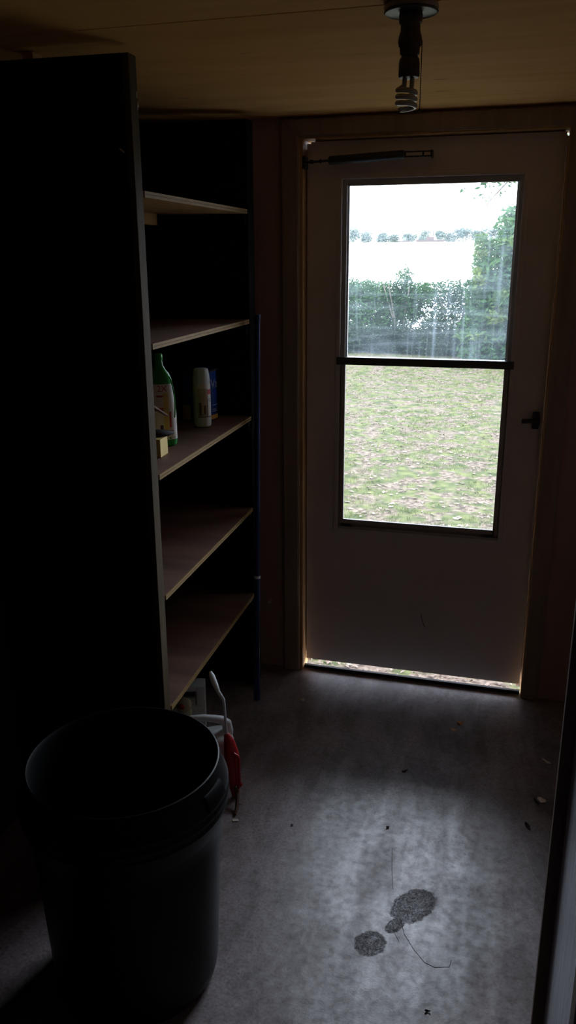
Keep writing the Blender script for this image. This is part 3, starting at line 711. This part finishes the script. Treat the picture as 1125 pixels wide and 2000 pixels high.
lit = quads('leaf_litter', V, M_litter); tag(lit, 'fallen brown leaves scattered over the yard grass', 'leaves', kind='stuff')

def leaves(blobs, n_, size, V=None):
    V = [] if V is None else V
    wts = [b[3]*b[4]*b[5] if len(b) > 5 else b[3]**3 for b in blobs]; tot = sum(wts)
    for b, w_ in zip(blobs, wts):
        cx, cy, cz, rx, ry, rz = (b if len(b) > 5 else (*b[:3], b[3], b[3], b[3]))
        for _ in range(int(n_*w_/tot)):
            v = Vector((random.gauss(0, 1), random.gauss(0, 1), random.gauss(0, 1))).normalized()*random.random()**.38
            k = 1+.22*noise.noise(v*2.2+Vector((cx, cy, cz)))
            c = Vector((cx+v.x*rx*k, cy+v.y*ry*k, cz+v.z*rz*k))
            if c.z < GZ+.01: c.z = GZ+.01+random.random()*.15
            t = Vector((random.gauss(0, 1), random.gauss(0, 1), random.gauss(0, .6)-.2)).normalized(); s_ = t.orthogonal().normalized()
            s_.rotate(Matrix.Rotation(random.uniform(0, 6.28), 3, t)); L = size*random.uniform(.6, 1.3); W_ = L*.36
            V += [c-t*L, c+s_*W_, c+t*L, c-s_*W_]
    return V
def shrub(name, base, stems, blobs, n_, size, m, label, cat='shrub', r0_=.03, group=None):
    e = empty(name, base); tag(e, label, cat, group)
    bm = bmesh.new()
    for (dx, dy, h) in stems:
        tube(bm, [(0+dx*.1, dy*.1, -.02), (dx*.5, dy*.5, h*.5), (dx+random.uniform(-.05, .05), dy, h)], [r0_, r0_*.7, r0_*.35], 7)
    link('stem' if cat == 'shrub' else 'trunk', bm, M_bark, e, True)
    V = leaves([(b[0]-base[0], b[1]-base[1], b[2]-base[2]+0)+tuple(b[3:]) for b in blobs], n_, size)
    V = [Vector((v[0], v[1], max(v[2], .0))) for v in V]
    quads('foliage', V, m, e)
    return e
def rs(n_, sp, h): return [(random.uniform(-sp, sp), random.uniform(-.3, .3), h*random.uniform(.7, 1)) for _ in range(n_)]
Y0 = 17.2
shrub('hedge_shrub', (-5.6, Y0+.2, GZ), rs(4, .9, 1.0), [(-5.6, Y0+.3, .45, 1.1, .7, .72), (-6.5, Y0+.3, .35, .8, .6, .6)], 9000, .05, M_lf_mid, 'rounded green hedge shrub furthest to the left of the yard')
shrub('hedge_shrub', (-3.7, Y0+.2, GZ), rs(5, .9, 1.0), [(-4.3, Y0+.3, .45, .75, .6, .75), (-3.6, Y0+.3, .48, .7, .6, .74), (-3.1, Y0+.3, .45, .5, .6, .72), (-3.9, Y0+.3, .95, .6, .5, .24), (-3.2, Y0+.3, .98, .55, .5, .22)], 20000, .042, M_lf_mid, 'dense flat-topped shrub at the left edge of the window view')
shrub('hedge_shrub', (-2.35, Y0+.1, GZ), rs(5, .5, 1.4), [(-2.35, Y0+.2, .78, .40, .4, .30), (-2.33, Y0+.2, 1.12, .22, .25, .30), (-2.28, Y0+.2, 1.40, .06, .08, .16), (-2.7, Y0+.2, .82, .38, .4, .36), (-1.98, Y0+.2, .90, .38, .4, .26), (-2.65, Y0+.2, .15, .40, .5, .50), (-2.25, Y0+.2, .55, .35, .4, .25)], 13000, .038, M_lf_mid, 'taller green shrub with a pointed sprig rising above the hedge')
shrub('hedge_shrub', (-1.35, Y0+.4, GZ), rs(6, .7, 1.3), [(-1.6, Y0+.4, .94, .55, .4, .26), (-.95, Y0+.4, .90, .55, .4, .34), (-1.3, Y0+.4, .72, .6, .4, .20), (-.55, Y0+.4, .50, .50, .5, .7), (-.9, Y0+.4, .3, .35, .4, .5), (-1.75, Y0+.4, .50, .6, .4, .20), (-1.2, Y0+.4, .5, .45, .3, .20), (-1.6, Y0+.3, .32, .5, .3, .14)], 10000, .040, M_lf_mid, 'airy arching shrub with bright gaps below its crown, mid hedge')
shrub('hedge_shrub', (-1.55, Y0-.5, GZ), rs(6, .6, .5), [(-2.15, Y0-.5, .05, .42, .4, .34), (-1.6, Y0-.5, .08, .5, .45, .40), (-1.0, Y0-.5, .08, .5, .4, .42), (-2.7, Y0-.5, .05, .4, .4, .3), (-3.3, Y0-.5, .05, .45, .4, .35)], 15000, .036, M_lf_dark, 'low dark green shrub in front of the airy one')
shrub('hedge_shrub', (1.2, Y0, GZ), rs(5, .8, 1.2), [(.6, Y0, .5, .9, .6, .8), (1.7, Y0, .6, 1.0, .6, .9)], 9000, .05, M_lf_mid, 'full green hedge shrub at the right behind the yard tree')
# tree at the right, its crown leaving the window view
tb = [(-.42, 11.5, .45, .36, .5, .42), (-.05, 11.5, .35, .45, .5, .55), (-.30, 11.5, 1.05, .42, .5, .45), (.15, 11.6, 1.0, .5, .6, .7), (-.30, 11.5, 1.55, .36, .5, .36), (.1, 11.6, 1.85, .42, .6, .45), (-.15, 11.6, 2.05, .26, .4, .24), (.55, 11.7, 2.3, .55, .6, .50), (.12, 11.6, 2.42, .22, .3, .18), (1.2, 11.9, 2.9, .8, .8, .8), (1.1, 11.8, 1.8, .7, .7, .8), (-.62, 11.6, .72, .20, .3, .2), (-.1, 11.6, .0, .55, .4, .2), (-.66, 11.5, 1.25, .10, .2, .12)]
KT = 1.42
def far_(b): return (b[0]*KT, b[1]*KT, H+(b[2]-H)*KT, b[3]*KT, b[4]*KT, b[5]*KT)
tb = [far_(b) for b in tb]
e = shrub('yard_tree', (.57, 16.5, GZ), [(-.5, -.1, 2.0), (.1, 0, 3.0), (.6, .1, 3.6), (-.9, -.1, 1.2)], tb, 50000, .070, M_lf_tree, 'leafy green tree rising at the right of the window view', 'tree', .07)
V = leaves([tuple(q-o_ for q, o_ in zip(far_((x, y, z, a, b_, c)), (.57, 16.5, GZ, 0, 0, 0))) for x, y, z, a, b_, c in (
    (-.18, 11.0, 1.12, .20, .15, .14), (-.30, 11.0, .92, .16, .15, .08), (-.55, 11.1, .66, .26, .15, .07), (-.12, 11.05, 1.80, .22, .15, .10), (-.52, 11.1, 1.78, .12, .15, .16), (-.55, 11.1, 1.35, .10, .15, .18))], 1500, .06)
quads('bright_leaves', V, M_lf_yel, e)['label'] = 'bright yellow-green leaf sprays'
# hanging bough entering from above
e = empty('overhanging_bough', (-.22, 9.3, 2.32)); tag(e, 'thin leafy bough hanging at the top of the window view', 'branch')
bm = bmesh.new(); tube(bm, [(1.1, .1, .45), (.6, 0, .35), (.1, 0, .18), (-.18, 0, -.12), (-.30, 0, -.38)], [.02, .016, .012, .007, .003], 7); tube(bm, [(.1, 0, .18), (-.12, .02, .10), (-.48, .02, .0)], [.008, .006, .002], 6); link('twig', bm, M_bark, e, True)
V = leaves([(-.16, 0, .02, .17, .15, .15), (-.05, 0, .12, .2, .15, .12), (-.33, 0, -.36, .04, .04, .05), (.4, 0, .35, .4, .3, .2), (-.42, 0, .0, .10, .08, .05)], 420, .036); quads('foliage', V, M_lf_tree, e)

# land falling to the lake, lake, far bank with trees
bm = bmesh.new()
rows = [(22.1, GZ), (28, -1.2), (36, -2.9), (42, -3.4)]
prev = None
for y, z in rows:
    cur = [bm.verts.new((-60+100*i/10, y, z)) for i in range(11)]
    if prev:
        for i in range(10): bm.faces.new((prev[i], prev[i+1], cur[i+1], cur[i]))
    prev = cur
struct(link('ground_slope', bm, M_field, None, True))
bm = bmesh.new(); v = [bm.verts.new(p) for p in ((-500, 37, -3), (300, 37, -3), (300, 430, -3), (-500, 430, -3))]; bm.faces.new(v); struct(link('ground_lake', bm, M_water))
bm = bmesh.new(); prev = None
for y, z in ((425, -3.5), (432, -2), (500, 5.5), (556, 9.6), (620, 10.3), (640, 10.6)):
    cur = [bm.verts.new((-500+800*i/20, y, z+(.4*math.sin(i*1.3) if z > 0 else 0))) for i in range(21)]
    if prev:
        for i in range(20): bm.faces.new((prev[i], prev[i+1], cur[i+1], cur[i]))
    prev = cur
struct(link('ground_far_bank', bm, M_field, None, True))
def farpx(px, Y):
    # point straight behind picture column px at depth Y
    t = fw*FPX+rr*(px-562.5)-uu*(475-1000); return Vector((0, 0, H))+t*(Y/t.y)
ft_lab = ['widest', 'pale', 'low', 'tall', 'round', 'broad', 'dim', 'small']
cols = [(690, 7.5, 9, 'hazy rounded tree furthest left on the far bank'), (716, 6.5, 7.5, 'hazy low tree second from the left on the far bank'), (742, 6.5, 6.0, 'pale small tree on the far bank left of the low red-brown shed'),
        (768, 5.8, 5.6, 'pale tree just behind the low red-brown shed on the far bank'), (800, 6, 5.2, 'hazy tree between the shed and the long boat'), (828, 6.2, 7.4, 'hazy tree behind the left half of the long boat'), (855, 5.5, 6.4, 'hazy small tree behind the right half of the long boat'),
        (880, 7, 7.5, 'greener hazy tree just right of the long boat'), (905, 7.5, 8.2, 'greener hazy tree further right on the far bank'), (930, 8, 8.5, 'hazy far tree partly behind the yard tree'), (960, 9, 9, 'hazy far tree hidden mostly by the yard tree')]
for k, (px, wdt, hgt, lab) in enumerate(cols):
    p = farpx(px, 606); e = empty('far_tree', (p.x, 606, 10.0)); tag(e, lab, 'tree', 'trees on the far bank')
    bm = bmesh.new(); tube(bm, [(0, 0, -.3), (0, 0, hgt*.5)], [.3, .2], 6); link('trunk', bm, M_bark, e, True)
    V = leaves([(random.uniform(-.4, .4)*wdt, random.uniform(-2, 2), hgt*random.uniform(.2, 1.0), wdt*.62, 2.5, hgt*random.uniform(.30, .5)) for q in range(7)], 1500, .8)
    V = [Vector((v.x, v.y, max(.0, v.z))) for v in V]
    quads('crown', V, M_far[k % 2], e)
def hull(name, px, L, z, label, cat, mast):
    p = farpx(px, 560); e = empty(name, (p.x, 560, z)); tag(e, label, cat)
    bm = bmesh.new(); a = [(-L/2, -1.2, 1.6), (L/2, -1.2, 1.6), (L/2, 1.2, 1.6), (-L/2, 1.2, 1.6)]; b_ = [(-L/2+1.2, -.8, 0), (L/2-1.5, -.8, 0), (L/2-1.5, .8, 0), (-L/2+1.2, .8, 0)]
    va = [bm.verts.new(q) for q in a]; vb = [bm.verts.new(q) for q in b_]; bm.faces.new(va); bm.faces.new(vb[::-1])
    for i in range(4): bm.faces.new((va[i], vb[i], vb[(i+1) % 4], va[(i+1) % 4]))
    link('hull', bm, M_boat, e)
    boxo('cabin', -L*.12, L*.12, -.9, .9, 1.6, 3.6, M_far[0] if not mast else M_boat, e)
    if mast: tube_o('mast', [(L*.1, 0, 3.9), (L*.1, 0, 8.5)], .45, M_metal_d, e, 6)
hull('long_boat', 840, 19, 9.6, 'long low red-brown boat with a mast on the far shore', 'boat', True)
hull('small_boat', 790, 8, 9.3, 'short low red-brown boat left of the long one', 'boat', False)
